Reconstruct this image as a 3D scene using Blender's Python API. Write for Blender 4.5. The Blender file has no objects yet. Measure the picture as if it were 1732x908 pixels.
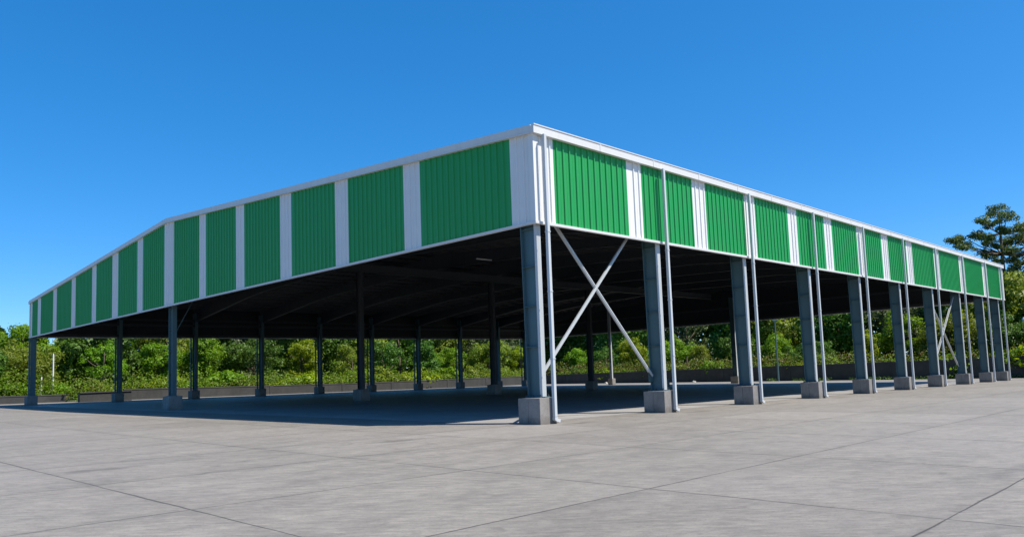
import bpy, math, random
import numpy as np
from mathutils import Matrix, Vector

random.seed(7)
rng = np.random.default_rng(11)
sc = bpy.context.scene
COL = sc.collection
PI = math.pi

# ------------------------------------------------------------------ dimensions (metres)
GA, GB = -0.0149, 0.0097            # fall of the yard
W, L = 57.38, 57.1                  # gable width (y), length (x)
ZB = 6.0                            # bottom of the cladding
ZE, ZR = 8.97, 10.9                 # top of gutter, top of ridge
BAY = 6.31
NB = 10


def gz(x, y):
    return GA * x + GB * y


def roofz(y):
    """top of the roof trim above y"""
    return ZE + (ZR - ZE) * (1 - abs(y - W / 2) / (W / 2))


# ------------------------------------------------------------------ camera
F, CX, CY = 1280.37, 958.59, 514.36
yaw, pit, rol = 0.7354, 0.0874, -0.0419
CAM = Vector((-16.0688, -15.6493, 1.5283))
fw = Vector((math.cos(pit) * math.cos(yaw), math.cos(pit) * math.sin(yaw), math.sin(pit)))
rt = Vector((math.sin(yaw), -math.cos(yaw), 0))
up = rt.cross(fw)
r2 = rt * math.cos(rol) + up * math.sin(rol)
u2 = -rt * math.sin(rol) + up * math.cos(rol)
cd = bpy.data.cameras.new('camera')
cam = bpy.data.objects.new('camera', cd)
COL.objects.link(cam)
cam.matrix_world = Matrix(((r2.x, u2.x, -fw.x, CAM.x), (r2.y, u2.y, -fw.y, CAM.y), (r2.z, u2.z, -fw.z, CAM.z), (0, 0, 0, 1)))
cd.sensor_width = 36
cd.lens = F / 1732 * 36
cd.shift_x = (866 - CX) / 1732
cd.shift_y = (CY - 454) / 1732
cd.clip_end = 4000
sc.camera = cam


def proj(p):
    d = Vector(p) - CAM
    z = d.dot(fw)
    return CX + F * d.dot(r2) / z, CY - F * d.dot(u2) / z


# ------------------------------------------------------------------ light
SUN = Vector((0.31, -0.56, 1.0)).normalized()
elev = math.asin(SUN.z)
az = math.atan2(SUN.x, SUN.y)
wd = bpy.data.worlds.new('World')
sc.world = wd
wd.use_nodes = True
wn = wd.node_tree
bg = wn.nodes['Background']
sky = wn.nodes.new('ShaderNodeTexSky')
sky.sky_type = 'NISHITA'
sky.sun_disc = False
sky.sun_elevation = elev
sky.sun_rotation = az
sky.altitude = 0
sky.air_density = 0.6
sky.dust_density = 0.3
sky.ozone_density = 8.0
tint = wn.nodes.new('ShaderNodeHueSaturation')      # clear tropical blue
tint.inputs['Saturation'].default_value = 1.45
tint.inputs['Value'].default_value = 2.05
soft = wn.nodes.new('ShaderNodeGamma')
soft.inputs['Gamma'].default_value = 0.7
tint.inputs['Hue'].default_value = 0.5
wn.links.new(sky.outputs[0], soft.inputs['Color'])
wn.links.new(soft.outputs[0], tint.inputs['Color'])
wn.links.new(tint.outputs[0], bg.inputs[0])
bg.inputs[1].default_value = 0.113
sl = bpy.data.lights.new('sun', 'SUN')
so = bpy.data.objects.new('sun', sl)
COL.objects.link(so)
sl.energy = 5.0
sl.angle = math.radians(0.5)
sl.color = (1.0, 0.93, 0.83)
so.rotation_euler = SUN.to_track_quat('Z', 'Y').to_euler()
so.location = (0, 0, 60)
vs = sc.view_settings
vs.view_transform = 'Standard'
vs.look = 'None'
vs.exposure = 0.52
vs.gamma = 1
vs.use_curve_mapping = False


# ------------------------------------------------------------------ materials
def mat(name):
    m = bpy.data.materials.new(name)
    m.use_nodes = True
    nt = m.node_tree
    return m, nt, nt.nodes['Principled BSDF']


def N(nt, t, **kw):
    n = nt.nodes.new(t)
    for k, v in kw.items():
        setattr(n, k, v)
    return n


def noise(nt, vec, scale, detail=4, rough=0.55):
    if vec is not None:
        sh = N(nt, 'ShaderNodeVectorMath', operation='ADD')
        sh.inputs[1].default_value = (3.137, 5.291, 2.713)
        nt.links.new(vec, sh.inputs[0])
        vec = sh.outputs[0]
    n = N(nt, 'ShaderNodeTexNoise')
    n.inputs['Scale'].default_value = scale
    n.inputs['Detail'].default_value = detail
    n.inputs['Roughness'].default_value = rough
    if vec is not None:
        nt.links.new(vec, n.inputs['Vector'])
    return n.outputs['Fac']


def maprange(nt, v, a, b, c, d, clamp=True):
    n = N(nt, 'ShaderNodeMapRange')
    n.clamp = clamp
    nt.links.new(v, n.inputs[0])
    for i, x in enumerate((a, b, c, d)):
        n.inputs[i + 1].default_value = x
    return n.outputs[0]


def math2(nt, op, a, b=None, c=None):
    n = N(nt, 'ShaderNodeMath', operation=op)
    for i, x in enumerate((a, b, c)):
        if x is None:
            continue
        if isinstance(x, (int, float)):
            n.inputs[i].default_value = x
        else:
            nt.links.new(x, n.inputs[i])
    return n.outputs[0]


def mix(nt, fac, a, b, blend='MIX'):
    n = N(nt, 'ShaderNodeMix', data_type='RGBA', blend_type=blend)
    for s, x in ((0, fac), (6, a), (7, b)):
        if isinstance(x, (int, float)):
            n.inputs[s].default_value = x
        elif isinstance(x, tuple):
            n.inputs[s].default_value = (*x, 1) if len(x) == 3 else x
        else:
            nt.links.new(x, n.inputs[s])
    return n.outputs[2]


def pos(nt):
    return N(nt, 'ShaderNodeNewGeometry').outputs['Position']


def scaled(nt, vec, s):
    n = N(nt, 'ShaderNodeMapping')
    n.inputs['Scale'].default_value = s
    n.inputs['Location'].default_value = (0.373, 0.719, 0.531)
    nt.links.new(vec, n.inputs['Vector'])
    return n.outputs[0]


def bump(nt, p, h, strength, dist):
    b = N(nt, 'ShaderNodeBump')
    b.inputs['Strength'].default_value = strength
    b.inputs['Distance'].default_value = dist
    nt.links.new(h, b.inputs['Height'])
    nt.links.new(b.outputs[0], p.inputs['Normal'])


def painted(name, col, rough=0.4, dirt=0.12, metal=0.0, dirtcol=(0.16, 0.14, 0.12), streak=True, spec=0.5):
    """painted or galvanised sheet and steel: faint blotches and runs of dirt"""
    m, nt, p = mat(name)
    v = pos(nt)
    big = noise(nt, v, 0.7, 3)
    run = noise(nt, scaled(nt, v, (7, 7, 0.35) if streak else (5, 5, 5)), 1.0, 5, 0.6)
    f = math2(nt, 'MULTIPLY', maprange(nt, run, 0.45, 0.8, 0, 1), maprange(nt, big, 0.3, 0.7, 0.4, 1))
    c = mix(nt, math2(nt, 'MULTIPLY', f, dirt), col, dirtcol)
    hi = tuple(min(1, x * 1.08) for x in col)
    c = mix(nt, maprange(nt, noise(nt, v, 2.1, 3), 0.4, 0.7, 0, 0.35), c, hi)
    nt.links.new(c, p.inputs['Base Color'])
    p.inputs['Metallic'].default_value = metal
    p.inputs['Specular IOR Level'].default_value = spec
    nt.links.new(maprange(nt, run, 0.3, 0.8, rough, rough + 0.18), p.inputs['Roughness'])
    return m


M = {}
M['green'] = painted('green_paint', (0.01, 0.285, 0.06), 0.4, 0.2, dirtcol=(0.04, 0.18, 0.06))
M['white'] = painted('white_paint', (0.72, 0.715, 0.69), 0.42, 0.16, dirtcol=(0.4, 0.38, 0.34))
M['trim'] = painted('trim_paint', (0.64, 0.635, 0.61), 0.4, 0.3, dirtcol=(0.4, 0.38, 0.35))
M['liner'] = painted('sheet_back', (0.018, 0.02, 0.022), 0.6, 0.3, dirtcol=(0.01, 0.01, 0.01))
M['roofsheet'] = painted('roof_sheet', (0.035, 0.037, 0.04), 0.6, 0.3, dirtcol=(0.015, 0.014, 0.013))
M['steel'] = painted('column_paint', (0.075, 0.14, 0.152), 0.45, 0.35, dirtcol=(0.08, 0.09, 0.09), spec=0.4)
M['purlin'] = painted('purlin_paint', (0.085, 0.088, 0.09), 0.45, 0.3, dirtcol=(0.05, 0.05, 0.05))
M['frame'] = painted('shaded_frame_paint', (0.035, 0.042, 0.047), 0.5, 0.3, dirtcol=(0.02, 0.02, 0.02))  # steel darkened to put the roof's interior shade into its colour
M['galv'] = painted('galvanised', (0.46, 0.485, 0.485), 0.38, 0.45, metal=0.0, dirtcol=(0.25, 0.26, 0.26))
M['pipe'] = painted('pipe_sheet', (0.52, 0.545, 0.55), 0.35, 0.3, dirtcol=(0.38, 0.38, 0.37))
M['lampwhite'] = painted('lamp_body', (0.5, 0.5, 0.48), 0.4, 0.1)


def concrete(name, c1, c2, scale=1.0, stain=(0.1, 0.1, 0.1), amt=0.5, rough=0.85, splash=False):
    m, nt, p = mat(name)
    v = pos(nt)
    a = noise(nt, v, 1.1 * scale, 6, 0.65)
    b = noise(nt, v, 9 * scale, 5, 0.7)
    run = noise(nt, scaled(nt, v, (4, 4, 0.6)), 1.0 * scale, 5, 0.6)
    c = mix(nt, maprange(nt, a, 0.3, 0.7, 0, 1), c1, c2)
    c = mix(nt, maprange(nt, b, 0.45, 0.75, 0, 0.4), c, tuple(x * 0.6 for x in c1))
    c = mix(nt, maprange(nt, run, 0.5, 0.75, 0, amt), c, stain)
    if splash:                                   # soil splashed up from the yard
        sp = N(nt, 'ShaderNodeSeparateXYZ')
        nt.links.new(v, sp.inputs[0])
        hh = math2(nt, 'SUBTRACT', sp.outputs[2], math2(nt, 'ADD', math2(nt, 'MULTIPLY', sp.outputs[0], GA), math2(nt, 'MULTIPLY', sp.outputs[1], GB)))
        hh = math2(nt, 'ADD', hh, maprange(nt, noise(nt, v, 5, 5, 0.7), 0.2, 0.8, -0.2, 0.2))
        c = mix(nt, maprange(nt, hh, -0.02, 0.26, 0.6, 0), c, (0.09, 0.075, 0.06))
    nt.links.new(c, p.inputs['Base Color'])
    p.inputs['Roughness'].default_value = rough
    bump(nt, p, b, 0.4, 0.01)
    return m


M['pedestal'] = concrete('pedestal_concrete', (0.2, 0.185, 0.168), (0.28, 0.262, 0.24), 1.6, (0.12, 0.11, 0.1), 0.55, splash=True)
M['wall'] = concrete('shaded_wall', (0.032, 0.034, 0.035), (0.06, 0.06, 0.058), 0.6, (0.03, 0.031, 0.03), 0.7, 0.9)  # wall and coping concrete darkened to stand for shade on their faces
M['wallcap'] = concrete('shaded_coping', (0.05, 0.05, 0.05), (0.085, 0.083, 0.08), 0.6, (0.05, 0.05, 0.045), 0.6, 0.9)


def yard_material():
    m, nt, p = mat('yard_concrete')
    v = pos(nt)
    sep = N(nt, 'ShaderNodeSeparateXYZ')
    nt.links.new(v, sep.inputs[0])
    X, Y = sep.outputs[0], sep.outputs[1]
    wob = maprange(nt, noise(nt, v, 0.9, 3), 0, 1, -0.03, 0.03)

    def joint(c, pitch, off, width):
        t = math2(nt, 'ADD', math2(nt, 'ADD', c, off), wob)
        t = math2(nt, 'DIVIDE', t, pitch)
        fr = math2(nt, 'ABSOLUTE', math2(nt, 'SUBTRACT', math2(nt, 'FRACT', t), 0.5))
        d = math2(nt, 'MULTIPLY', math2(nt, 'SUBTRACT', 0.5, fr), pitch)
        return d, t

    dx, tx = joint(X, 4.12, 8.35 + 4.12 * 20, 0.02)
    dy, ty = joint(Y, 3.45, 6.45 + 3.45 * 30, 0.02)
    d = math2(nt, 'MINIMUM', dx, dy)
    crack = noise(nt, v, 0.6, 4)
    wid = maprange(nt, crack, 0.35, 0.65, 0.012, 0.026)
    line = math2(nt, 'SUBTRACT', 1.0, math2(nt, 'SMOOTH_MIN', math2(nt, 'DIVIDE', d, wid), 1.0, 0.3))
    line = math2(nt, 'MAXIMUM', line, 0.0)
    halo = maprange(nt, d, 0.0, 0.35, 1, 0)
    # a slightly different tone for each bay of concrete
    cell = N(nt, 'ShaderNodeCombineXYZ')
    nt.links.new(math2(nt, 'FLOOR', tx), cell.inputs[0])
    nt.links.new(math2(nt, 'FLOOR', ty), cell.inputs[1])
    wn_ = N(nt, 'ShaderNodeTexWhiteNoise', noise_dimensions='3D')
    nt.links.new(cell.outputs[0], wn_.inputs['Vector'])
    tone = maprange(nt, wn_.outputs['Value'], 0, 1, 0.93, 1.05)
    # blotches, trowel sweeps, grain
    big = noise(nt, v, 0.16, 5, 0.6)
    mid = noise(nt, scaled(nt, v, (0.5, 1.3, 1)), 1.4, 7, 0.68)
    swp = noise(nt, scaled(nt, v, (1.3, 1.0, 1)), 1.6, 8, 0.75)
    fine = noise(nt, v, 34, 6, 0.8)
    c = mix(nt, maprange(nt, mid, 0.3, 0.7, 0, 1), (0.176, 0.164, 0.143), (0.248, 0.232, 0.203))
    c = mix(nt, maprange(nt, swp, 0.46, 0.72, 0, 0.55), c, (0.15, 0.139, 0.128))
    c = mix(nt, maprange(nt, big, 0.42, 0.68, 0, 0.55), c, (0.265, 0.245, 0.224))
    c = mix(nt, maprange(nt, fine, 0.5, 0.7, 0, 0.75), c, (0.11, 0.1, 0.09))
    rot = N(nt, 'ShaderNodeMapping')                       # broom and float marks, drawn across the yard
    rot.inputs['Rotation'].default_value = (0, 0, math.radians(48))
    nt.links.new(v, rot.inputs['Vector'])
    brm = noise(nt, scaled(nt, rot.outputs[0], (0.45, 1.5, 1)), 7.0, 9, 0.8)
    c = mix(nt, maprange(nt, brm, 0.32, 0.5, 0.6, 0), c, (0.115, 0.103, 0.09))
    c = mix(nt, maprange(nt, brm, 0.5, 0.68, 0, 0.6), c, (0.33, 0.297, 0.262))
    spots = noise(nt, v, 3.3, 2, 0.5)
    c = mix(nt, maprange(nt, spots, 0.68, 0.76, 0, 0.5), c, (0.11, 0.1, 0.09))
    hs = N(nt, 'ShaderNodeHueSaturation')
    nt.links.new(tone, hs.inputs['Value'])
    nt.links.new(c, hs.inputs['Color'])
    c = hs.outputs[0]
    c = mix(nt, math2(nt, 'MULTIPLY', halo, 0.12), c, (0.1, 0.09, 0.08))
    # damp run-off marks beside the feet of the downpipes
    mx = math2(nt, 'SUBTRACT', math2(nt, 'MODULO', math2(nt, 'ADD', X, 63.1 + 2.2), BAY), 3.0)
    my = math2(nt, 'ADD', Y, 0.75)
    rr = math2(nt, 'SQRT', math2(nt, 'ADD', math2(nt, 'POWER', math2(nt, 'DIVIDE', mx, 0.85), 2), math2(nt, 'POWER', math2(nt, 'DIVIDE', my, 0.3), 2)))
    st = maprange(nt, math2(nt, 'ADD', rr, maprange(nt, noise(nt, v, 3.0, 4), 0, 1, -0.7, 0.7)), 0.2, 1.1, 0.6, 0)
    c = mix(nt, st, c, (0.085, 0.078, 0.07))
    c = mix(nt, math2(nt, 'MULTIPLY', line, 0.95), c, (0.03, 0.027, 0.025))
    nt.links.new(c, p.inputs['Base Color'])
    nt.links.new(maprange(nt, mid, 0.3, 0.7, 0.62, 0.82), p.inputs['Roughness'])
    p.inputs['Specular IOR Level'].default_value = 0.3
    h = math2(nt, 'ADD', math2(nt, 'MULTIPLY', fine, 0.25), math2(nt, 'SUBTRACT', math2(nt, 'MULTIPLY', mid, 0.5), line))
    bump(nt, p, h, 0.35, 0.012)
    return m


M['yard'] = yard_material()


def earth_material():
    m, nt, p = mat('rough_grass')
    v = pos(nt)
    c = mix(nt, maprange(nt, noise(nt, v, 0.5, 6), 0.35, 0.65, 0, 1), (0.035, 0.06, 0.015), (0.09, 0.1, 0.035))
    nt.links.new(c, p.inputs['Base Color'])
    p.inputs['Roughness'].default_value = 0.95
    return m


M['earth'] = earth_material()


def leaf_material(name, c1, c2, c3=None, trans=0.42):
    m, nt, p = mat(name)
    tc = N(nt, 'ShaderNodeTexCoord').outputs['Object']
    oi = N(nt, 'ShaderNodeObjectInfo').outputs['Random']
    a = noise(nt, tc, 0.9, 3)
    b = noise(nt, tc, 6.0, 2)
    c = mix(nt, maprange(nt, a, 0.35, 0.65, 0, 1), c1, c2)
    c = mix(nt, maprange(nt, b, 0.4, 0.7, 0, 0.6), c, tuple(min(1, x * 1.5) for x in c2))
    if c3:
        c = mix(nt, maprange(nt, noise(nt, tc, 1.7, 3), 0.5, 0.58, 0, 0.8), c, c3)
    hs = N(nt, 'ShaderNodeHueSaturation')
    nt.links.new(c, hs.inputs['Color'])
    nt.links.new(maprange(nt, oi, 0, 1, 0.8, 1.2), hs.inputs['Value'])
    nt.links.new(maprange(nt, oi, 0, 1, 0.485, 0.51), hs.inputs['Hue'])
    nt.links.new(hs.outputs[0], p.inputs['Base Color'])
    p.inputs['Roughness'].default_value = 0.5
    p.inputs['Specular IOR Level'].default_value = 0.35
    tr = N(nt, 'ShaderNodeBsdfTranslucent')
    tm = mix(nt, 0.6, hs.outputs[0], (c2[0] * 1.6, c2[1] * 1.5, c2[2] * 0.6))
    nt.links.new(tm, tr.inputs['Color'])
    ms = N(nt, 'ShaderNodeMixShader')
    ms.inputs[0].default_value = trans
    nt.links.new(p.outputs[0], ms.inputs[1])
    nt.links.new(tr.outputs[0], ms.inputs[2])
    nt.links.new(ms.outputs[0], nt.nodes['Material Output'].inputs['Surface'])
    return m


LEAF = {
    'bright green': leaf_material('bright_leaf', (0.075, 0.17, 0.008), (0.165, 0.3, 0.012)),
    'dark green': leaf_material('dark_leaf', (0.038, 0.1, 0.01), (0.08, 0.17, 0.016), trans=0.28),
    'olive green': leaf_material('olive_leaf', (0.1, 0.155, 0.016), (0.19, 0.255, 0.025)),
    'yellow-green': leaf_material('yellow_leaf', (0.12, 0.21, 0.008), (0.25, 0.34, 0.012)),
    'grey-green': leaf_material('grey_leaf', (0.055, 0.095, 0.038), (0.115, 0.16, 0.06), trans=0.25),
    'pine': leaf_material('pine_needle', (0.04, 0.08, 0.016), (0.095, 0.155, 0.03), trans=0.3),
    'mixed': leaf_material('undergrowth_leaf', (0.06, 0.14, 0.01), (0.16, 0.25, 0.015), (0.14, 0.13, 0.03)),
    'rusty': leaf_material('dry_undergrowth', (0.06, 0.11, 0.015), (0.12, 0.16, 0.02), (0.16, 0.065, 0.035)),
}


def bark_material(name, c1, c2):
    m, nt, p = mat(name)
    tc = N(nt, 'ShaderNodeTexCoord').outputs['Object']
    a = noise(nt, scaled(nt, tc, (6, 6, 1.2)), 1.5, 5)
    nt.links.new(mix(nt, maprange(nt, a, 0.35, 0.65, 0, 1), c1, c2), p.inputs['Base Color'])
    p.inputs['Roughness'].default_value = 0.9
    return m


M['bark'] = bark_material('brown_bark', (0.06, 0.045, 0.032), (0.14, 0.11, 0.08))
M['palebark'] = bark_material('pale_bark', (0.28, 0.26, 0.22), (0.5, 0.47, 0.41))
M['postwhite'] = painted('white_post', (0.75, 0.74, 0.7), 0.6, 0.3)
M['rubble'] = concrete('pale_rubble', (0.4, 0.38, 0.34), (0.6, 0.58, 0.54), 4)


# ------------------------------------------------------------------ mesh helpers
class MB:
    def __init__(self):
        self.v, self.f, self.m = [], [], []

    def add(self, vs_, fs, mi=0):
        o = len(self.v)
        self.v += [tuple(v) for v in vs_]
        self.f += [tuple(i + o for i in f) for f in fs]
        self.m += [mi] * len(fs)

    def box(self, a, b, mi=0):
        (x0, y0, z0), (x1, y1, z1) = a, b
        vs_ = [(x0, y0, z0), (x1, y0, z0), (x1, y1, z0), (x0, y1, z0), (x0, y0, z1), (x1, y0, z1), (x1, y1, z1), (x0, y1, z1)]
        self.add(vs_, [(3, 2, 1, 0), (4, 5, 6, 7), (0, 1, 5, 4), (1, 2, 6, 5), (2, 3, 7, 6), (3, 0, 4, 7)], mi)

    def hexa(self, b4, t4, mi=0):
        """bottom ring and top ring of four points"""
        self.add(list(b4) + list(t4), [(3, 2, 1, 0), (4, 5, 6, 7), (0, 1, 5, 4), (1, 2, 6, 5), (2, 3, 7, 6), (3, 0, 4, 7)], mi)

    def bar(self, p, q, w, h, mi=0, upv=(0, 0, 1)):
        p, q = Vector(p), Vector(q)
        d = (q - p).normalized()
        s = d.cross(Vector(upv))
        if s.length < 1e-4:
            s = d.cross(Vector((1, 0, 0)))
        s.normalize()
        t = s.cross(d)
        r = lambda c: [c - s * w / 2 - t * h / 2, c + s * w / 2 - t * h / 2, c + s * w / 2 + t * h / 2, c - s * w / 2 + t * h / 2]
        self.hexa(r(p), r(q), mi)

    def tube(self, pts, radii, n=8, mi=0):
        pts = [Vector(p) for p in pts]
        rings = []
        for i, p in enumerate(pts):
            d = (pts[min(i + 1, len(pts) - 1)] - pts[max(i - 1, 0)]).normalized()
            s = d.cross(Vector((0.3, 0.9, 0.1)))
            s.normalize()
            t = d.cross(s)
            rings.append([p + (s * math.cos(2 * PI * k / n) + t * math.sin(2 * PI * k / n)) * radii[i] for k in range(n)])
        o = [v for r_ in rings for v in r_]
        fs = []
        for i in range(len(pts) - 1):
            for k in range(n):
                fs.append((i * n + k, i * n + (k + 1) % n, (i + 1) * n + (k + 1) % n, (i + 1) * n + k))
        fs.append(tuple(range(n))[::-1])
        fs.append(tuple((len(pts) - 1) * n + k for k in range(n)))
        self.add(o, fs, mi)

    def build(self, name, mats, parent=None, loc=None, smooth=False, bevel=0):
        me = bpy.data.meshes.new(name)
        me.from_pydata(self.v, [], self.f)
        if not isinstance(mats, (list, tuple)):
            mats = [mats]
        for m in mats:
            me.materials.append(m)
        me.polygons.foreach_set('material_index', self.m)
        if smooth:
            me.polygons.foreach_set('use_smooth', [True] * len(self.f))
        me.update()
        o = bpy.data.objects.new(name, me)
        COL.objects.link(o)
        if parent:
            o.parent = parent
        if loc:
            o.location = loc
        if bevel:
            b = o.modifiers.new('edge', 'BEVEL')
            b.width = bevel
            b.segments = 2
            b.limit_method = 'ANGLE'
        return o


def tag(o, label=None, cat=None, group=None, kind=None):
    for k, v in (('label', label), ('category', cat), ('group', group), ('kind', kind)):
        if v:
            o[k] = v
    return o


def empty(name, loc=(0, 0, 0)):
    o = bpy.data.objects.new(name, None)
    o.empty_display_size = 0.3
    COL.objects.link(o)
    o.location = loc
    return o


# ------------------------------------------------------------------ ground
def sheet(name, x0, x1, y0, y1, dz, m, n=1):
    b = MB()
    for i in range(n):
        for j in range(n):
            xs = [x0 + (x1 - x0) * k / n for k in (i, i + 1)]
            ys = [y0 + (y1 - y0) * k / n for k in (j, j + 1)]
            b.add([(xs[0], ys[0], gz(xs[0], ys[0]) + dz), (xs[1], ys[0], gz(xs[1], ys[0]) + dz), (xs[1], ys[1], gz(xs[1], ys[1]) + dz), (xs[0], ys[1], gz(xs[0], ys[1]) + dz)], [(0, 1, 2, 3)])
    return tag(b.build(name, m), kind='structure')


WX, WY = 68.0, 66.0                 # boundary walls
sheet('ground', -900, 900, -900, 900, -0.06, M['earth'])
sheet('concrete_yard', -70, WX + 0.1, -70, WY + 2, 0, M['yard'])

# slab inside the column lines, paler concrete and lightened to offset roof shade
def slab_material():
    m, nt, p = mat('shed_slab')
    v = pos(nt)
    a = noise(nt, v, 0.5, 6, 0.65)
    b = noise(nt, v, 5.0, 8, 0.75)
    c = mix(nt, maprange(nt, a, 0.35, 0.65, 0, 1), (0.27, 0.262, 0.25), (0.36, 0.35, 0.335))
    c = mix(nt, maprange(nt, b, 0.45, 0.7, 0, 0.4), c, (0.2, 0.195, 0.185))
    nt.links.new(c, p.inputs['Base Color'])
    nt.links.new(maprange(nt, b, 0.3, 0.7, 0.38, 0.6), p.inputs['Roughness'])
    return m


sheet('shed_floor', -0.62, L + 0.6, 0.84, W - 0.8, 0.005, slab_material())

# ------------------------------------------------------------------ the shed
shed = empty('steel_shed')
tag(shed, 'long open-sided steel shed clad in green and white striped sheets above blue-grey columns', 'shed')

XC0 = 0.10                          # first row of columns
colx = [XC0 + BAY * i for i in range(NB)]
colx[0] += 0.07
colx[-1] = 55.5


def rib_profile(s0, s1, pitch=0.305):
    """points (s, offset) of a ribbed sheet between s0 and s1"""
    pts = [(s0, 0.0)]
    k = math.ceil((s0 - 0.02) / pitch)
    while True:
        c = k * pitch + 0.1
        k += 1
        if c + 0.045 > s1:
            break
        if c - 0.045 < s0:
            continue
        pts += [(c - 0.04, 0.0), (c - 0.02, 0.04), (c + 0.02, 0.04), (c + 0.04, 0.0)]
        pts += [(c + 0.145, 0.0), (c + 0.152, 0.006), (c + 0.160, 0.0)] if c + 0.17 < s1 else []
    pts.append((s1, 0.0))
    return pts


def panel(name, m, o, d, n, s0, s1, ztop):
    """ribbed wall sheet from s0 to s1 along direction d, facing n, with its dark back"""
    b = MB()
    P = lambda s, h, z: (o[0] + d[0] * s + n[0] * h, o[1] + d[1] * s + n[1] * h, z)
    pr = rib_profile(s0, s1)
    if ztop is roofz and s0 < W / 2 < s1:
        pr = sorted(pr + [(W / 2, 0.0)])
    vs_, fs = [], []
    for s, h in pr:
        vs_ += [P(s, h, ZB), P(s, h, ztop(s) - 0.2)]
    for i in range(len(pr) - 1):
        fs.append((2 * i, 2 * i + 2, 2 * i + 3, 2 * i + 1))
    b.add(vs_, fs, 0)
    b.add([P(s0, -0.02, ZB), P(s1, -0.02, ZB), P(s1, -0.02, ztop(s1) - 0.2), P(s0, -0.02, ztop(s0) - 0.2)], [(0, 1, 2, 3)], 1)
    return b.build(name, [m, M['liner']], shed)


def clad(o, d, n, stripes, length, ztop):
    e = 0.0
    for a, b_ in stripes:
        if a > e + 0.01:
            panel('green_panel', M['green'], o, d, n, e, a, ztop)
        panel('white_panel', M['white'], o, d, n, a, b_, ztop)
        e = b_
    if e < length - 0.01:
        panel('green_panel', M['green'], o, d, n, e, length, ztop)


gable_white = [(0, 1.02), (5.62, 6.6), (10.26, 11.22), (14.77, 15.77), (19.27, 20.15), (23.6, 24.4), (27.75, 29.1), (32.45, 33.3), (36.7, 37.7), (40.95, 41.8), (45.4, 46.37), (49.9, 50.95), (54.35, 55.2), (56.85, W)]
side_white = [(0, 0.88), (4.6, 5.44), (8.74, 9.68), (12.78, 13.7), (16.85, 17.76), (20.86, 21.77), (25.1, 26.02), (28.8, 29.75), (33.0, 34.1), (38.5, 39.5), (44.37, 45.6), (50.75, 52.0), (56.0, L)]
flat = lambda s: ZE
clad((0, 0), (0, 1), (-1, 0), gable_white, W, roofz)
clad((0, 0), (1, 0), (0, -1), side_white, L, flat)
clad((L, 0), (0, 1), (1, 0), gable_white, W, roofz)
clad((0, W), (1, 0), (0, 1), side_white, L, flat)

# drip trim along the bottom edge, corner flashings, barge and gutter
for (a, b_, n) in (((-0.07, -0.065), (-0.07, W + 0.065), (-1, 0)), ((L + 0.07, -0.065), (L + 0.07, W + 0.065), (1, 0))):
    t = MB()
    x = a[0]
    t.box((min(x, x - n[0] * 0.11), a[1], ZB - 0.045), (max(x, x - n[0] * 0.11), b_[1], ZB + 0.035))
    t.build('drip_trim', M['trim'], shed)
for y, s in ((-0.07, 1), (W + 0.07, -1)):
    t = MB()
    t.box((-0.058, min(y, y + s * 0.11), ZB - 0.042), (L + 0.058, max(y, y + s * 0.11), ZB + 0.038))
    t.build('drip_trim', M['trim'], shed)
for x, sx in ((0, -1), (L, 1)):
    for y, sy in ((0, -1), (W, 1)):
        t = MB()
        e = 0.043
        xs = sorted((x + sx * e, x + sx * (e + 0.004)))
        t.box((xs[0], min(y + sy * e, y - sy * 0.16), ZB + 0.04), (xs[1], max(y + sy * e, y - sy * 0.16), ZE - 0.2))
        ys = sorted((y + sy * e, y + sy * (e + 0.004)))
        t.box((min(x + sx * (e + 0.004), x - sx * 0.16), ys[0], ZB + 0.04), (max(x + sx * (e + 0.004), x - sx * 0.16), ys[1], ZE - 0.2))
        t.build('corner_flashing', M['white'], shed)
for x, sx in ((0, -1), (L, 1)):
    t = MB()
    xa, xb = sorted((x + sx * 0.115, x - sx * 0.08))
    for y0, y1 in ((-0.02, W / 2), (W / 2, W + 0.02)):
        z0, z1 = roofz(y0), roofz(y1)
        t.hexa([(xa, y0, z0 - 0.26), (xb, y0, z0 - 0.26), (xb, y1, z1 - 0.26), (xa, y1, z1 - 0.26)],
               [(xa, y0, z0), (xb, y0, z0), (xb, y1, z1), (xa, y1, z1)])
        # folded lower lip of the barge
        xl = sorted((x + sx * 0.115, x + sx * 0.137))
        t.hexa([(xl[0], y0, z0 - 0.262), (xl[1], y0, z0 - 0.262), (xl[1], y1, z1 - 0.262), (xl[0], y1, z1 - 0.262)],
               [(xl[0], y0, z0 - 0.225), (xl[1], y0, z0 - 0.225), (xl[1], y1, z1 - 0.225), (xl[0], y1, z1 - 0.225)])
    t.build('barge_trim', M['trim'], shed)
for y, sy in ((0, -1), (W, 1)):
    t = MB()
    ya, yb = sorted((y + sy * 0.025, y + sy * 0.17))
    t.box((-0.12, ya, ZE - 0.27), (L + 0.12, yb, ZE - 0.03))
    yl = sorted((y + sy * 0.13, y + sy * 0.19))
    t.box((-0.12, yl[0], ZE - 0.028), (L + 0.12, yl[1], ZE + 0.005))      # rolled top edge
    yl = sorted((y + sy * 0.172, y + sy * 0.18))
    for k in range(1, 19):                                                 # joints of the gutter lengths
        t.box((k * 3.0, yl[0], ZE - 0.272), (k * 3.0 + 0.07, yl[1], ZE - 0.03))
    t.build('gutter', M['trim'], shed)

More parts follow.
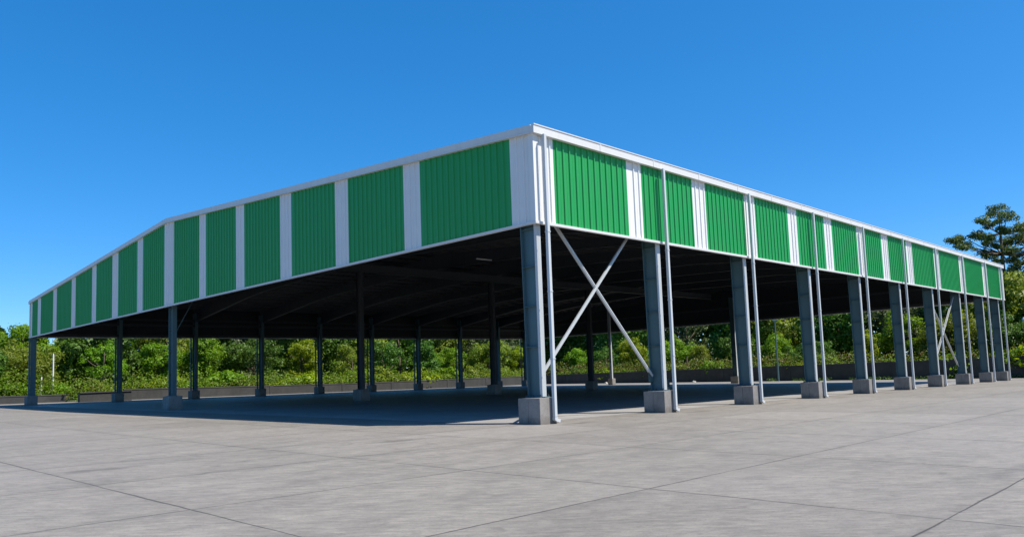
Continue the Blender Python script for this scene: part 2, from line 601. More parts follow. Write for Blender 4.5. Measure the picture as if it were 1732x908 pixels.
# roof sheets
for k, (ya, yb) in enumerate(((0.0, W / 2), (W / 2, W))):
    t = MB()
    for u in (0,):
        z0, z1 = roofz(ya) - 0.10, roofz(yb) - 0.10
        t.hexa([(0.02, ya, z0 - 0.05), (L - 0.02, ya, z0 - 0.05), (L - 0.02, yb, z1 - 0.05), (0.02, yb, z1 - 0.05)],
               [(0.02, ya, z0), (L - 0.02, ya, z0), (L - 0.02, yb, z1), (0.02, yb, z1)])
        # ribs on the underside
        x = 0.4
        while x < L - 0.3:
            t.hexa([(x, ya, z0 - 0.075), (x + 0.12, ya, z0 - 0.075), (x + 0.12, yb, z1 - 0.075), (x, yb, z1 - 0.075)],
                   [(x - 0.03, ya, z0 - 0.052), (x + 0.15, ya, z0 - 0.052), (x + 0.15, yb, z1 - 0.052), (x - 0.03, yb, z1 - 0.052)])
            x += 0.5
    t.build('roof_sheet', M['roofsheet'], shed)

# purlins
npur = 20
for side in (0, 1):
    for k in range(npur):
        y = 0.5 + (W / 2 - 0.9) * k / (npur - 1)
        y = y if side == 0 else W - y
        z = roofz(y) - 0.18
        t = MB()
        t.box((0.06, y - 0.01, z - 0.22), (L - 0.06, y + 0.01, z))
        t.box((0.06, y + 0.01, z - 0.02), (L - 0.06, y + 0.08, z))
        t.box((0.06, y - 0.08, z - 0.22), (L - 0.06, y - 0.01, z - 0.2))
        t.build('purlin', M['purlin'], shed)

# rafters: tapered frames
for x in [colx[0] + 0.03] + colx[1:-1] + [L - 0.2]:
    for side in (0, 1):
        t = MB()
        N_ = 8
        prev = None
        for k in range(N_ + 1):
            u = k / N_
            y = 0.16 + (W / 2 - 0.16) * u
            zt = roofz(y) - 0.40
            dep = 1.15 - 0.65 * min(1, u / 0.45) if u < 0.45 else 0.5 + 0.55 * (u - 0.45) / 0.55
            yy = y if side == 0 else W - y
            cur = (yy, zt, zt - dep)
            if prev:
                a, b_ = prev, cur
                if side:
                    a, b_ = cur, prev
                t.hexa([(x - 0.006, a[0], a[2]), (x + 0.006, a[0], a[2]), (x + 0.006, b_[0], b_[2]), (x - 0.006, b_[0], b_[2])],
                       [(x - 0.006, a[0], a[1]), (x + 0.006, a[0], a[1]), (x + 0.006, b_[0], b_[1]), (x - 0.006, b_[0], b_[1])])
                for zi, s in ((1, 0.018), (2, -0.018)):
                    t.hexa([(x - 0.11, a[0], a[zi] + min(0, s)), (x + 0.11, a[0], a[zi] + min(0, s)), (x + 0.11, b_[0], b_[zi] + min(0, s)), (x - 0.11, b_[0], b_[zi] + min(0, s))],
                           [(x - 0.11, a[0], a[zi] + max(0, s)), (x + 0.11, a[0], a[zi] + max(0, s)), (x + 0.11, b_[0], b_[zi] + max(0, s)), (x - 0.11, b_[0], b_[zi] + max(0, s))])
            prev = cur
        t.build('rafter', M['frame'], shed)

# ridge beam carrying the frames between the middle columns, eave struts
t = MB()
t.box((0.12, W / 2 - 0.012, 8.75), (L - 0.12, W / 2 + 0.012, 9.3))
t.box((0.12, W / 2 - 0.13, 8.73), (L - 0.12, W / 2 + 0.13, 8.75))
t.build('ridge_beam', M['frame'], shed)
for y in (0.45, W - 0.45):
    t = MB()
    t.bar((0.12, y, 7.1), (L - 0.12, y, 7.1), 0.16, 0.2)
    t.build('eave_strut', M['frame'], shed)
for y in (0.12, W - 0.12):
    for z in (6.18, 7.6):
        t = MB()
        t.box((0.1, y - 0.07, z - 0.09), (L - 0.1, y + 0.07, z + 0.09))
        t.build('girt', M['frame'], shed)
for x in (0.14, L - 0.14):
    for z in (6.18, 7.6):
        t = MB()
        t.box((x - 0.06, 0.2, z - 0.09), (x + 0.06, W - 0.2, z + 0.09))
        t.build('girt', M['frame'], shed)


def column(x, yo, sgn, ztop, dtop=0.64, dbot=0.53, fl=0.26, m='steel', ped=(0.7, 0.9), pedoff=0.27, pedx=-0.1, h=0.78, outer=None):
    """I column whose outer flange stands at yo; sgn is the inward direction along y"""
    g = gz(x, yo)
    z0 = g + h
    pb = MB()
    y0, y1 = yo - sgn * pedoff, yo - sgn * pedoff + sgn * ped[1]
    ya, yb = min(y0, y1), max(y0, y1)
    xa, xb = x + pedx - ped[0] / 2, x + pedx + ped[0] / 2
    low = min(gz(xa, ya), gz(xb, yb), gz(xb, ya), gz(xa, yb)) - 0.1
    ym = (ya + yb) / 2 + 0.03
    pb.box((xa, ya, low), (xb, ym - 0.005, z0 - 0.012))
    pb.box((xa, ym + 0.005, low), (xb, yb, z0 - 0.012))
    pb.box((xa + 0.02, ym - 0.006, low), (xb - 0.02, ym + 0.006, z0 - 0.03))
    po = pb.build('pedestal', M['pedestal'], shed, bevel=0.012)
    c = MB()
    tf = 0.022

    def flange(yl, yu):
        """flange between y of the bottom and y of the top"""
        (a0, a1), (b0, b1) = yl, yu
        c.hexa([(x - fl / 2, min(a0, a1), z0), (x + fl / 2, min(a0, a1), z0), (x + fl / 2, max(a0, a1), z0), (x - fl / 2, max(a0, a1), z0)],
               [(x - fl / 2, min(b0, b1), ztop), (x + fl / 2, min(b0, b1), ztop), (x + fl / 2, max(b0, b1), ztop), (x - fl / 2, max(b0, b1), ztop)])

    flange((yo + sgn * (dbot - tf), yo + sgn * dbot), (yo + sgn * (dtop - tf), yo + sgn * dtop))
    ia, ib, ja, jb = yo + sgn * tf, yo + sgn * (dbot - tf), yo + sgn * tf, yo + sgn * (dtop - tf)
    c.hexa([(x - 0.007, min(ia, ib), z0), (x + 0.007, min(ia, ib), z0), (x + 0.007, max(ia, ib), z0), (x - 0.007, max(ia, ib), z0)],
           [(x - 0.007, min(ja, jb), ztop), (x + 0.007, min(ja, jb), ztop), (x + 0.007, max(ja, jb), ztop), (x - 0.007, max(ja, jb), ztop)])
    co = c.build('column', M[m], shed)
    c = MB()
    flange((yo, yo + sgn * tf), (yo, yo + sgn * tf))
    c.build('outer_flange', M[outer or ('galv' if m == 'steel' else m)], co)
    for zs in (2.28, 3.5, 4.7, 5.85):
        s = MB()
        u = (zs - z0) / (ztop - z0)
        ye = yo + sgn * (dbot + (dtop - dbot) * u - tf - 0.003)
        yi = yo + sgn * (tf + 0.003)
        for xs, xe in ((x - 0.125, x - 0.0085), (x + 0.0085, x + 0.125)):
            s.box((xs, min(yi, ye), zs - 0.007), (xe, max(yi, ye), zs + 0.007))
        s.build('stiffener', M[m], co)
    bp = MB()
    yc = yo + sgn * dbot / 2
    bp.box((x - 0.2, yc - dbot / 2 - 0.07, z0 - 0.012), (x + 0.2, yc + dbot / 2 + 0.07, z0 + 0.014))
    bp.build('base_plate', M[m], co)
    for bx in (-0.165, 0.165):
        for by in (-dbot / 2 - 0.035, 0.0, dbot / 2 + 0.035):
            bo = MB()
            bo.tube([(x + bx, yc + by, z0 + 0.014), (x + bx, yc + by, z0 + 0.085)], [0.018, 0.018], 6)
            bo.tube([(x + bx, yc + by, z0 + 0.0145), (x + bx, yc + by, z0 + 0.045)], [0.033, 0.033], 6)
            if x < 20 and yo < 1:
                bo.build('anchor_bolt', M['frame'], co)
    return co


def downpipe(x, y, sgn, m='pipe'):
    g = gz(x, y)
    b = MB()
    hw = 0.054
    b.box((x - hw, y - hw, g + 0.2), (x + hw, y + hw, ZE - 0.272))
    o = b.build('downpipe', M[m], shed, bevel=0.012)
    # swept shoe at the foot, turned along the wall line
    e = MB()
    prof = [(0.0, 0.2, 0), (0.0, 0.12, 0), (0.05, 0.055, 0), (0.17, 0.03, 0)]
    rings = []
    for k, (dx, dz, _) in enumerate(prof):
        a = [0.0, 0.1, 0.9, 1.3][k]
        ux, uz = math.cos(a), math.sin(a)
        for sx, sy in ((-1, -1), (1, -1), (1, 1), (-1, 1)):
            rings.append((x + dx + sx * hw * ux * 1.06, y + sy * hw * 1.06, max(g + 0.004, g + dz + sx * hw * uz * 0.9 + (0.05 if k > 1 else 0))))
    fs = []
    for k in range(3):
        for j in range(4):
            fs.append((k * 4 + j, k * 4 + (j + 1) % 4, k * 4 + 4 + (j + 1) % 4, k * 4 + 4 + j))
    e.add(rings, fs)
    e.build('shoe', M[m], o)
    for zc in (1.9, 3.9, 5.7):
        s = MB()
        s.box((x - hw - 0.008, y - hw - 0.008, zc - 0.02), (x + hw + 0.008, y + hw + 0.008, zc + 0.02))
        s.build('pipe_clip', M['galv' if m == 'pipe' else m], o)
    return o


for i, x in enumerate(colx):
    column(x, 0.12, 1, 8.25)
    column(x, W - 0.12, -1, 8.25, pedoff=0.2, outer='steel')  # back row flange in darker column paint, standing for shade
    downpipe(x + 0.08, -0.24, 1)
    downpipe(x - 0.12, W + 0.26, -1, 'steel')  # back pipes darkened likewise to look shaded
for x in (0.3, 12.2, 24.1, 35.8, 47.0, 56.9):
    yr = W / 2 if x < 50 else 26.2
    column(x, yr - 0.27, 1, 8.72, 0.54, 0.54, 0.24, m='steel' if x < 1 or x > 50 else 'frame', pedoff=0.18, pedx=0, outer='steel' if x < 1 else None)  # inner ridge columns take the shade-darkened paint instead of column paint
for y in (43.3,):
    column(56.75, y - 0.17, 1, 8.9, 0.34, 0.34, 0.2, m='galv', ped=(0.6, 0.7), pedoff=0.18, pedx=0)


# X bracing
def brace(p, q):
    b = MB()
    b.bar(p, q, 0.012, 0.13, 0, (0, 1, 0))
    p_, q_ = Vector(p), Vector(q)
    d = (q_ - p_).normalized()
    off = Vector((0, -0.045, 0))
    b.bar(p_ + off, q_ + off, 0.09, 0.012, 0, (0, 1, 0))
    return b.build('cross_brace', M['galv'], shed)


for i in (0, 6):
    xa, xb = colx[i], colx[i + 1]
    ga, gb = gz(xa, 0.5), gz(xb, 0.5)
    zt = 7.15 if i == 0 else 5.7
    brace((xa + 0.14, 0.50, ga + 1.25), (xb - 0.3, 0.50, zt))
    brace((xa + 0.3, 0.57, zt), (xb - 0.14, 0.57, gb + 1.3))
    for xx, zz, s in ((xa, ga + 1.25, 1), (xb, gb + 1.3, -1)):
        t = MB()
        t.box((min(xx + s * 0.008, xx + s * 0.3), 0.59, zz - 0.2), (max(xx + s * 0.008, xx + s * 0.3), 0.602, zz + 0.25))
        t.build('gusset', M['steel'], shed)
# knee brace of the middle gable column
t = MB()
t.bar((0.35, W / 2 + 0.05, 4.3), (2.6, W / 2 + 0.05, 8.7), 0.04, 0.04)
t.build('knee_brace', M['steel'], shed)

# strip lamp under a rafter
lamp = empty('strip_lamp', (11.7, 15.5, 7.8))
tag(lamp, 'single white strip lamp hanging under the dark roof left of the corner column', 'lamp')
t = MB()
t.box((-0.55, -0.04, 0), (0.55, 0.04, 0.06))
t.build('lamp_body', M['lampwhite'], lamp)
t = MB()
for xx in (-0.5, 0.5):
    t.bar((xx, 0, 0.07), (xx, 0, 1.7), 0.012, 0.012)
t.build('hanger', M['frame'], lamp)


# ------------------------------------------------------------------ boundary walls
def wall(name, pts, thick, label, cat='wall', step=6.0):
    """pts: (x, y, ztop) along the visible face; thickness goes behind"""
    r = empty(name, (pts[0][0], pts[0][1], gz(*pts[0][:2])))
    tag(r, label, cat)
    b, c, pr = MB(), MB(), MB()
    for (x0, y0, z0), (x1, y1, z1) in zip(pts, pts[1:]):
        d = Vector((x1 - x0, y1 - y0, 0))
        ln = d.length
        d.normalize()
        n = Vector((-d.y, d.x, 0)) * thick
        o = Vector(r.location)
        A, B = Vector((x0, y0, 0)) - Vector((o.x, o.y, o.z)), Vector((x1, y1, 0)) - Vector((o.x, o.y, o.z))
        V = lambda P, z: (P.x, P.y, P.z + z)
        b0, b1 = gz(x0, y0) - 0.4, gz(x1, y1) - 0.4
        b.hexa([V(A, b0), V(B, b1), V(B + n, b1), V(A + n, b0)], [V(A, z0 - 0.09), V(B, z1 - 0.09), V(B + n, z1 - 0.09), V(A + n, z0 - 0.09)])
        e = n * 0.15
        c.hexa([V(A - e, z0 - 0.09), V(B - e, z1 - 0.09), V(B + n + e, z1 - 0.09), V(A + n + e, z0 - 0.09)],
               [V(A - e, z0), V(B - e, z1), V(B + n + e, z1), V(A + n + e, z0)])
        k = step / 2
        while k < ln:
            u = k / ln
            P = A.lerp(B, u)
            zz = z0 + (z1 - z0) * u - 0.1
            q = d * 0.18
            m_ = n * 0.22
            pr.hexa([V(P - q - m_, b0 - 1), V(P + q - m_, b0 - 1), V(P + q, b0 - 1), V(P - q, b0 - 1)], [V(P - q - m_, zz), V(P + q - m_, zz), V(P + q, zz), V(P - q, zz)])
            k += step
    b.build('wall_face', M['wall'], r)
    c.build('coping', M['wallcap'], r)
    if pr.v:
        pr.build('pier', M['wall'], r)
    return r


wall('boundary_wall', [(WX + 0.25, WY, 0.98), (52, WY, 1.06), (36, WY, 1.1), (20, WY, 1.36), (9.6, WY, 1.56)][::-1], 0.25,
     'long low dark concrete wall behind the back row of columns', step=9)
wall('boundary_wall', [(WX, WY - 0.02, 0.98), (WX, 20, 1.04), (WX, 5, 1.04), (WX, -14, 1.28), (WX, -40, 1.5)], 0.25,
     'dark low concrete wall beyond the far end of the shed, running out to the right', step=9)
wall('boundary_wall', [(-45, WY + 1.6, 1.75), (-8, WY + 1.6, 1.48), (5.4, WY + 1.6, 1.3)], 0.25,
     'lowest concrete wall at the far left, below roadside bushes', step=60)
wall('barrier_block', [(5.05, 62.9, 1.42), (9.3, 62.9, 1.42)], 0.6,
     'short dark concrete block wall standing forward between the two leftmost back columns', 'wall', step=60)


# ------------------------------------------------------------------ vegetation
def leaf_mesh(name, P, Nrm, size, m, aspect=0.55):
    """many small leaf faces: P centres, Nrm normals, size lengths"""
    n = len(P)
    t = rng.normal(size=(n, 3))
    a = np.cross(Nrm, t)
    a /= np.linalg.norm(a, axis=1)[:, None] + 1e-9
    b = np.cross(Nrm, a)
    s = size[:, None]
    droop = -Nrm * s * 0.18
    v = np.stack([P - a * s * 0.5 + droop, P + b * s * 0.5 * aspect, P + a * s * 0.5 + droop, P - b * s * 0.5 * aspect], 1).reshape(-1, 3)
    me = bpy.data.meshes.new(name)
    me.vertices.add(4 * n)
    me.vertices.foreach_set('co', v.astype(np.float32).ravel())
    me.loops.add(4 * n)
    me.loops.foreach_set('vertex_index', np.arange(4 * n, dtype=np.int32))
    me.polygons.add(n)
    me.polygons.foreach_set('loop_start', np.arange(0, 4 * n, 4, dtype=np.int32))
    me.polygons.foreach_set('loop_total', np.full(n, 4, dtype=np.int32))
    me.materials.append(m)
    me.update()
    me.validate()
    return me


def lumps(cs, rs, per, flat=1.0):
    """leaf positions in shells round lump centres"""
    P, Nn = [], []
    for c, r in zip(cs, rs):
        k = max(8, int(per * r * r))
        d = rng.normal(size=(k, 3))
        d /= np.linalg.norm(d, axis=1)[:, None]
        rad = r * (0.7 + 0.38 * rng.random(k))
        rad = np.where(rng.random(k) < 0.14, r * (1.05 + 0.5 * rng.random(k)), rad)
        q = d * rad[:, None]
        q[:, 2] *= flat
        P.append(np.asarray(c) + q)
        nn = d * 1.1 + rng.normal(size=(k, 3)) * 0.42 + np.array([0, 0, 0.35])
        Nn.append(nn / np.linalg.norm(nn, axis=1)[:, None])
    return np.concatenate(P), np.concatenate(Nn)


def crown_lumps(shape, H):
    """lump centres and radii for a crown of total tree height H"""
    cs, rs = [], []
    if shape == 'round':
        n, cz, ax, azz, r0 = 36, 0.6, 0.38, 0.36, 0.105
    elif shape == 'tall':
        n, cz, ax, azz, r0 = 34, 0.58, 0.25, 0.42, 0.095
    elif shape == 'spreading':
        n, cz, ax, azz, r0 = 38, 0.66, 0.5, 0.28, 0.1
    else:
        n, cz, ax, azz, r0 = 26, 0.66, 0.36, 0.34, 0.085
    for k in range(n):
        d = rng.normal(size=3)
        d /= np.linalg.norm(d)
        rad = 0.6 + 0.45 * rng.random()
        c = np.array([d[0] * ax * rad, d[1] * ax * rad, cz + d[2] * azz * rad])
        cs.append(c * H)
        rs.append(H * r0 * (0.7 + 0.7 * rng.random()))
    big = list(zip(cs, rs))
    for c, r in big:                          # smaller sprays breaking up each bough
        for k in range(3):
            d = rng.normal(size=3)
            d /= np.linalg.norm(d)
            cs.append(c + d * r * (0.75 + 0.5 * rng.random()))
            rs.append(r * (0.28 + 0.35 * rng.random()))
    if shape != 'loose':                      # skirt of low twigs so the crown reaches down
        for k in range(12):
            a = rng.random() * 2 * PI
            q = ax * (0.4 + 0.6 * rng.random())
            cs.append(np.array([math.cos(a) * q, math.sin(a) * q, 0.16 + 0.16 * rng.random()]) * H)
            rs.append(H * 0.1 * (0.8 + 0.5 * rng.random()))
    return cs, rs


def trunk_mesh(name, H, cs, m, lean=0.04, r0=0.022, nl=8):
    b = MB()
    a = random.random() * 6.28
    pts = [(math.cos(a) * lean * H * u * u, math.sin(a) * lean * H * u * u, H * u * 0.85) for u in (0, 0.15, 0.35, 0.55, 0.75, 1)]
    pts[0] = (0, 0, -0.4)
    b.tube(pts, [H * r0 * (1.35 - 1.15 * u) for u in (0, 0.15, 0.35, 0.55, 0.75, 1)], 8)
    idx = list(range(len(cs)))
    random.shuffle(idx)
    for i in idx[:nl]:
        c = Vector(cs[i])
        u = max(0.2, min(0.8, c.z / H * 0.75))
        st = Vector((math.cos(a) * lean * H * u * u, math.sin(a) * lean * H * u * u, H * u * 0.85))
        md = st.lerp(c, 0.55) + Vector((0, 0, -0.03 * H))
        b.tube([st, md, c], [H * r0 * 0.5, H * r0 * 0.33, H * r0 * 0.12], 6)
    me = bpy.data.meshes.new(name)
    me.from_pydata(b.v, [], b.f)
    me.materials.append(m)
    me.polygons.foreach_set('use_smooth', [True] * len(b.f))
    return me


protos = {}
H0 = 9.0


def proto(shape, colour, bark):
    key = (shape, colour, bark)
    if key not in protos:
        cs, rs = crown_lumps(shape, H0)
        P, Nn = lumps(cs, rs, 210 if shape != 'loose' else 180, 0.8)
        size = (0.2 + 0.26 * rng.random(len(P)) ** 1.5)
        protos[key] = (leaf_mesh('crown', P, Nn, size, LEAF[colour]), trunk_mesh('trunk', H0, cs, M[bark]))
    return protos[key]


def add_obj(name, me, parent=None):
    o = bpy.data.objects.new(name, me)
    COL.objects.link(o)
    if parent:
        o.parent = parent
    return o


TREES = []


def tree(x, y, h, shape, colour, bark='bark', row='front'):
    r = empty('broadleaf_tree', (x, y, gz(x, y)))
    cm, tm = proto(shape, colour, bark)
    add_obj('crown', cm, r)
    add_obj('trunk', tm, r)
    s = h / H0
    r.scale = (s * random.uniform(0.9, 1.15), s * random.uniform(0.9, 1.15), s)
    r.rotation_euler = (0, 0, random.random() * 6.28)
    TREES.append((r, shape, colour, bark, row, h))
    return r


SH = ['round', 'spreading', 'tall', 'loose']
random.seed(21)
# behind the long back wall
fc = ['bright green', 'dark green', 'bright green', 'yellow-green', 'olive green', 'bright green', 'dark green', 'bright green', 'olive green', 'yellow-green', 'dark green', 'bright green']
xs = [-24, -18, -12.5, -6.5, -1.5, 3.5, 9.5, 15.5, 20.5, 26.5, 32, 38.5, 44, 50.5, 56, 62.5, 69]
for i, x in enumerate(xs):
    tree(x, WY + 7 + random.uniform(-1.2, 2.0), (random.uniform(5.6, 8.0) if x > 9 else random.uniform(4.9, 6.3)), SH[(i * 3 + i // 4) % 4], fc[(i * 5 + 1) % 12] if x > 9 else ['dark green', 'olive green', 'dark green', 'bright green'][i % 4], row='front')
xs = [-26, -17, -9, -2, 6, 12, 20, 29, 37, 45, 54, 63, 72]
for i, x in enumerate(xs):
    tree(x + random.uniform(-1, 1), WY + 17 + random.uniform(-2, 3), (random.uniform(9.2, 11.2) if x > 10 else random.uniform(6.8, 7.8)), SH[(i * 3 + 1) % 4], ['dark green', 'olive green', 'grey-green', 'dark green', 'olive green'][i % 5], row='rear')
# beyond the far end wall
ys = [64, 58.5, 53, 47, 41.5, 36, 30.5, 25, 19.5, 14, 9, 3.0]
for i, y in enumerate(ys):
    tree(WX + 6.5 + random.uniform(-1.2, 1.8), y, random.uniform(5.0, 7.8), SH[(i * 5 + 2) % 4], ['bright green', 'dark green', 'yellow-green', 'bright green', 'olive green', 'dark green'][i % 6], 'palebark' if i in (3, 7) else 'bark', row='front')
ys = [60, 51, 43, 35, 27, 19, 11.5, 4.5, -1.5]
for i, y in enumerate(ys):
    tree(WX + 16 + random.uniform(-2, 3), y, random.uniform(10.5, 13), SH[(i * 3) % 4], ['dark green', 'grey-green', 'dark green', 'olive green'][i % 4], row='rear')

tree(92, 0.5, 14.5, 'round', 'dark green', row='rear')
tree(94, -7, 13.5, 'spreading', 'olive green', row='rear')
tree(4.8, 81, 8.6, 'tall', 'bright green', row='rear')

# labels of the trees: look, row, and the columns they are seen between
far_px = [proj((x, W - 0.4, 0))[0] for x in colx]
near_px = [proj((x, 0.4, 0))[0] for x in colx]
ORD = ['first', 'second', 'third', 'fourth', 'fifth', 'sixth', 'seventh', 'eighth', 'ninth', 'tenth']


def place_words(px):
    if px < far_px[0] - 6:
        return 'left of the whole shed'
    if px > near_px[-1] + 4:
        return 'right of the whole shed'
    if px < near_px[0]:
        k = sum(1 for q in far_px if q <= px)
        return 'between back columns %d and %d' % (k, k + 1) if k < 10 else 'just left of the corner column'
    k = sum(1 for q in near_px if q <= px)
    return 'between front columns %d and %d' % (k, k + 1)


bykey = {}
for t_ in TREES:
    r, shape, colour, bark, row, h = t_
    px = proj(r.location)[0]
    base = ('%s %s tree%s, %s row, ' % (shape, colour, ' with pale trunk' if bark == 'palebark' else '', row)) + place_words(px)
    bykey.setdefault(base, []).append((px, r))
for base, lst in bykey.items():
    lst.sort(key=lambda a: a[0])
    for k, (px, r) in enumerate(lst):
        suf = '' if len(lst) == 1 else ', ' + (['left one', 'right one'] if len(lst) == 2 else ['left one', 'middle one', 'right one', 'far right one'])[k]
        tag(r, base + suf, 'tree', 'trees behind the boundary walls')


# tall pine beyond the far right corner
def tall_pine():
    bx, by = 86.0, 5.0
    g = gz(bx, by)
    r = empty('pine_tree', (bx, by, g))
    tag(r, 'tall open-crowned pine rising above the far right end of the shed', 'tree')

    def at(px, py, off=0.0):
        d = fw + r2 * ((px - CX) / F) - u2 * ((py - CY) / F)
        dist = (Vector((bx, by, 0)) - Vector((CAM.x, CAM.y, 0))).dot(Vector((fw.x, fw.y, 0)).normalized()) / Vector((fw.x, fw.y, 0)).length
        return CAM + d * (dist + off) - Vector((bx, by, g))

    spec = [(1687, 354, 11), (1680, 362, 9), (1704, 367, 12), (1695, 372, 9), (1662, 375, 11), (1674, 380, 10), (1650, 397, 12), (1657, 402, 9), (1611, 406, 9), (1619, 409, 8), (1630, 401, 9), (1628, 415, 11), (1638, 420, 8), (1664, 410, 12), (1673, 402, 9),
            (1715, 387, 12), (1727, 384, 12), (1742, 392, 12), (1705, 406, 12), (1725, 406, 13), (1745, 412, 13), (1710, 425, 12), (1727, 430, 13), (1676, 432, 11), (1686, 441, 9), (1662, 428, 8), (1727, 447, 12), (1748, 440, 12), (1712, 462, 11), (1730, 470, 14), (1714, 486, 13),
            (1728, 500, 14), (1745, 490, 14), (1715, 512, 12), (1735, 522, 13), (1690, 470, 7), (1683, 455, 8), (1755, 460, 12), (1700, 392, 9), (1690, 388, 8), (1700, 415, 9), (1684, 415, 8), (1707, 440, 10), (1720, 455, 11), (1735, 400, 11), (1760, 425, 14), (1770, 400, 12), (1765, 480, 14)]
    trunk_px = [(1708, 640), (1706, 580), (1702, 520), (1698, 470), (1695, 430), (1692, 395), (1690, 366)]
    tp = [at(*p) for p in trunk_px]
    b = MB()
    b.tube(tp, [0.42, 0.36, 0.31, 0.25, 0.19, 0.13, 0.06], 9)
    cs, rs = [], []
    for px, py, rr in spec:
        off = random.uniform(-3.2, 3.2)
        c = at(px, py, off)
        rad = rr * 0.092
        k = 8
        for j in range(k):
            jit = Vector((random.uniform(-1, 1), random.uniform(-1, 1), random.uniform(-0.4, 0.4))) * rad * 0.75
            cs.append(np.array(c + jit))
            rs.append(rad * random.uniform(0.36, 0.56))
        # limb from the trunk, lower than the clump
        want = c.z - 0.5 - 0.12 * Vector((c.x - tp[3].x, c.y - tp[3].y)).length
        st = min(tp[2:], key=lambda q: abs(q.z - want))
        md = st.lerp(c, 0.6) + Vector((0, 0, -0.25))
        b.tube([st, md, c], [0.1, 0.06, 0.025], 6)
    b.build('trunk', M['bark'], r, smooth=True)
    P, Nn = lumps(cs, rs, 330, 0.75)
    o = add_obj('crown', leaf_mesh('crown', P, Nn, 0.15 + 0.17 * rng.random(len(P)), LEAF['pine'], 0.45), r)


random.seed(5)
tall_pine()

# shrubs over the wall tops
SHRUBS = []
shrub_meshes = {}


def shrub(x, y, h, colour):
    if colour not in shrub_meshes:
        cs, rs = [], []
        for k in range(16):
            a = rng.random() * 6.28
            q = 0.55 * rng.random() ** 0.5
            cs.append(np.array([math.cos(a) * q, math.sin(a) * q, 0.2 + 0.62 * rng.random() * (1.1 - q)]))
            rs.append(0.16 + 0.14 * rng.random())
        P, Nn = lumps(cs, rs, 2200, 0.9)
        b = MB()
        for c in cs[:8]:
            b.tube([(0, 0, -0.1), (c[0] * 0.4, c[1] * 0.4, c[2] * 0.5), tuple(c)], [0.025, 0.018, 0.008], 5)
        me = bpy.data.meshes.new('stem')
        me.from_pydata(b.v, [], b.f)
        me.materials.append(M['bark'])
        shrub_meshes[colour] = (leaf_mesh('foliage', P, Nn, 0.07 + 0.08 * rng.random(len(P)), LEAF[colour]), me)
    r = empty('shrub', (x, y, gz(x, y)))
    f, s = shrub_meshes[colour]
    add_obj('foliage', f, r)
    add_obj('stem', s, r)
    r.scale = (h * random.uniform(0.9, 1.2), h * random.uniform(0.9, 1.2), h)
    r.rotation_euler = (0, 0, random.random() * 6.28)
    SHRUBS.append((r, colour, h))
    return r


random.seed(33)
i = 0
x = -20.0
while x < 66:
    shrub(x, WY + 2.6 + random.uniform(-0.3, 1.2) + (1.5 if x < 6 else 0), random.uniform(1.9, 3.4), ['yellow-green', 'bright green', 'bright green', 'olive green', 'yellow-green'][i % 5])
    x += random.uniform(2.6, 4.0)
    i += 1
y = 63.0
while y > -6:
    shrub(WX + 2.0 + random.uniform(-0.3, 1.2), y, random.uniform(2.0, 3.6), ['bright green', 'yellow-green', 'bright green', 'dark green'][i % 4])
    y -= random.uniform(2.6, 4.2)
    i += 1
shrub(WX + 2.2, 1.6, 4.6, 'yellow-green')
shrub(WX + 2.4, -1.4, 4.9, 'yellow-green')
bykey = {}
for r, colour, h in SHRUBS:
    px = proj(r.location)[0]
    base = '%s %s shrub over the wall, %s' % ('low' if h < 2.5 else 'tall', colour, place_words(px))
    bykey.setdefault(base, []).append((px, r))
for base, lst in bykey.items():
    lst.sort(key=lambda a: a[0])
    for k, (px, r) in enumerate(lst):
        suf = '' if len(lst) == 1 else ', ' + (['left one', 'right one'] if len(lst) == 2 else ['left one', 'middle one', 'right one', 'far right one', 'last one'])[k]
        tag(r, base + suf, 'shrub', 'shrubs along the boundary walls')


# undergrowth and the wood behind: masses nobody could count
def strip(name, pts_fn, n, hmax, mname, lo=0.12, hi=0.2, label=None):
    P = np.array([pts_fn(random.random()) for _ in range(n)])
    Nn = rng.normal(size=(n, 3)) + np.array([-0.3, -0.5, 0.8])
    Nn /= np.linalg.norm(Nn, axis=1)[:, None]
    o = add_obj(name, leaf_mesh(name, P, Nn, lo + hi * rng.random(n), LEAF[mname]))
    return tag(o, label, name.replace('_', ' '), kind='stuff')


def clumpy(u, k):
    return 0.5 + 0.5 * math.sin(u * k) * math.sin(u * k * 0.37 + 1.3)


def under_back(u):
    x = -40 + 108 * u
    y = WY + 0.5 + random.random() ** 1.5 * 3 + (1.6 if x < 5 else 0)
    top = 1.2 + 1.1 * clumpy(x, 0.9) + (y - WY) * 0.25
    return (x, y, gz(x, y) + random.random() ** 0.8 * top)


def under_end(u):
    y = -30 + 96 * u
    x = WX + 0.4 + random.random() ** 1.5 * 3
    top = 2.0 + 1.0 * clumpy(y, 1.1) + (x - WX) * 0.25
    return (x, y, gz(x, y) + random.random() ** 0.8 * top)


strip('undergrowth', under_back, 26000, 1, 'mixed', label='bright leafy undergrowth growing along the top of the back wall')
strip('undergrowth', under_end, 24000, 1, 'rusty', label='green and rusty undergrowth spilling over the far end wall')


def wood_pt(u):
    if random.random() < 0.52:
        x = -45 + 155 * u
        y = WY + 27 + random.random() * 4
        h = (8.8 if x > 18 else 6.2) + 2.0 * clumpy(x, 0.45) + 0.9 * math.sin(x * 1.7)
    else:
        y = -35 + 135 * u
        x = WX + 28 + random.random() * 5
        h = 12.0 + 2.4 * clumpy(y, 0.5) + 0.8 * math.sin(y * 1.9)
    return (x, y, gz(x, y) + h * random.random())


strip('far_wood', wood_pt, 120000, 1, 'dark green', 0.65, 0.6, 'dark wood filling the view behind the nearer trees')


def wall_weed(u):
    y = -2 + 30 * u
    if clumpy(y, 1.4) < 0.45:
        return (WX - 0.3, y, gz(WX, y) - 0.05)
    x = WX - 0.1 - random.random() * 0.9
    return (x, y, gz(x, y) + random.random() ** 2 * 0.35)


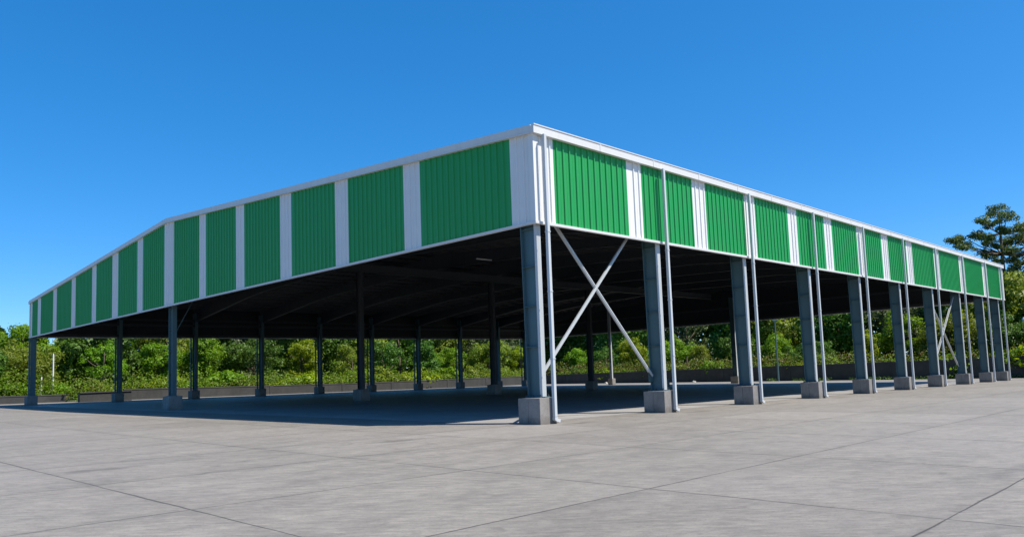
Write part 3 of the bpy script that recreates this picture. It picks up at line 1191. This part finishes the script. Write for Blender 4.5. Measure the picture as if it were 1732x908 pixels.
strip('weeds', wall_weed, 3000, 1, 'dark green', 0.1, 0.12, 'low green weeds at the foot of the far end wall')


# white marker posts and pale rubble in the background
def post(x, y, z0, h, r_, label):
    b = MB()
    b.tube([(0, 0, -0.3), (0, 0, h * 0.97), (0, 0, h)], [r_, r_, r_ * 0.5], 8)
    o = b.build('marker_post', M['postwhite'], loc=(x, y, z0))
    return tag(o, label, 'post', 'white posts in the greenery')


post(4.6, 69.6, gz(4.6, 69.6), 4.6, 0.055, 'tall white post among bushes right of the leftmost column')
post(3.6, 69.3, gz(3.6, 69.3), 2.4, 0.055, 'short white post among bushes right of the leftmost column')
post(75, 2.2, gz(75, 2.2), 6.2, 0.13, 'white post in front of the tall pine trunk')
b = MB()
b.tube([(0, 0, -0.3), (0, 0, 4.0), (0, 0, 7.5)], [0.11, 0.09, 0.06], 8)
b.bar((-0.7, 0, 7.2), (0.7, 0, 7.2), 0.07, 0.07)
tag(b.build('utility_pole', M['steel'], loc=(66.9, 26.3, gz(66.9, 26.3))), 'thin grey pole at the end wall, between front columns 3 and 4', 'pole')
for k, (x, y, s, lb) in enumerate(((66.8, 52.5, 0.3, 'pale rubble lump at the wall foot, right of the corner column'), (66.9, 38.0, 0.28, 'pale rubble lump at the wall foot, between front columns 2 and 3'), (66.9, 22.6, 0.4, 'pale rubble lump at the wall foot, between front columns 3 and 4'))):
    b = MB()
    for j in range(5):
        a = j * 1.3
        q = s * 0.45 * (j > 0)
        w_ = s * random.uniform(0.35, 0.6)
        cx_, cy_ = math.cos(a) * q, math.sin(a) * q
        b.hexa([(cx_ - w_, cy_ - w_ * 0.8, -0.05), (cx_ + w_ * 0.9, cy_ - w_, -0.05), (cx_ + w_, cy_ + w_ * 0.7, -0.05), (cx_ - w_ * 0.8, cy_ + w_, -0.05)],
               [(cx_ - w_ * 0.5, cy_ - w_ * 0.4, w_ * 1.5), (cx_ + w_ * 0.4, cy_ - w_ * 0.5, w_ * 1.2), (cx_ + w_ * 0.5, cy_ + w_ * 0.4, w_ * 1.4), (cx_ - w_ * 0.3, cy_ + w_ * 0.5, w_ * 1.0)])
    tag(b.build('rubble_lump', M['rubble'], loc=(x, y, gz(x, y))), lb, 'rubble', 'rubble lumps along the end wall')

sc.cycles.use_denoising = True
sc.cycles.max_bounces = 8
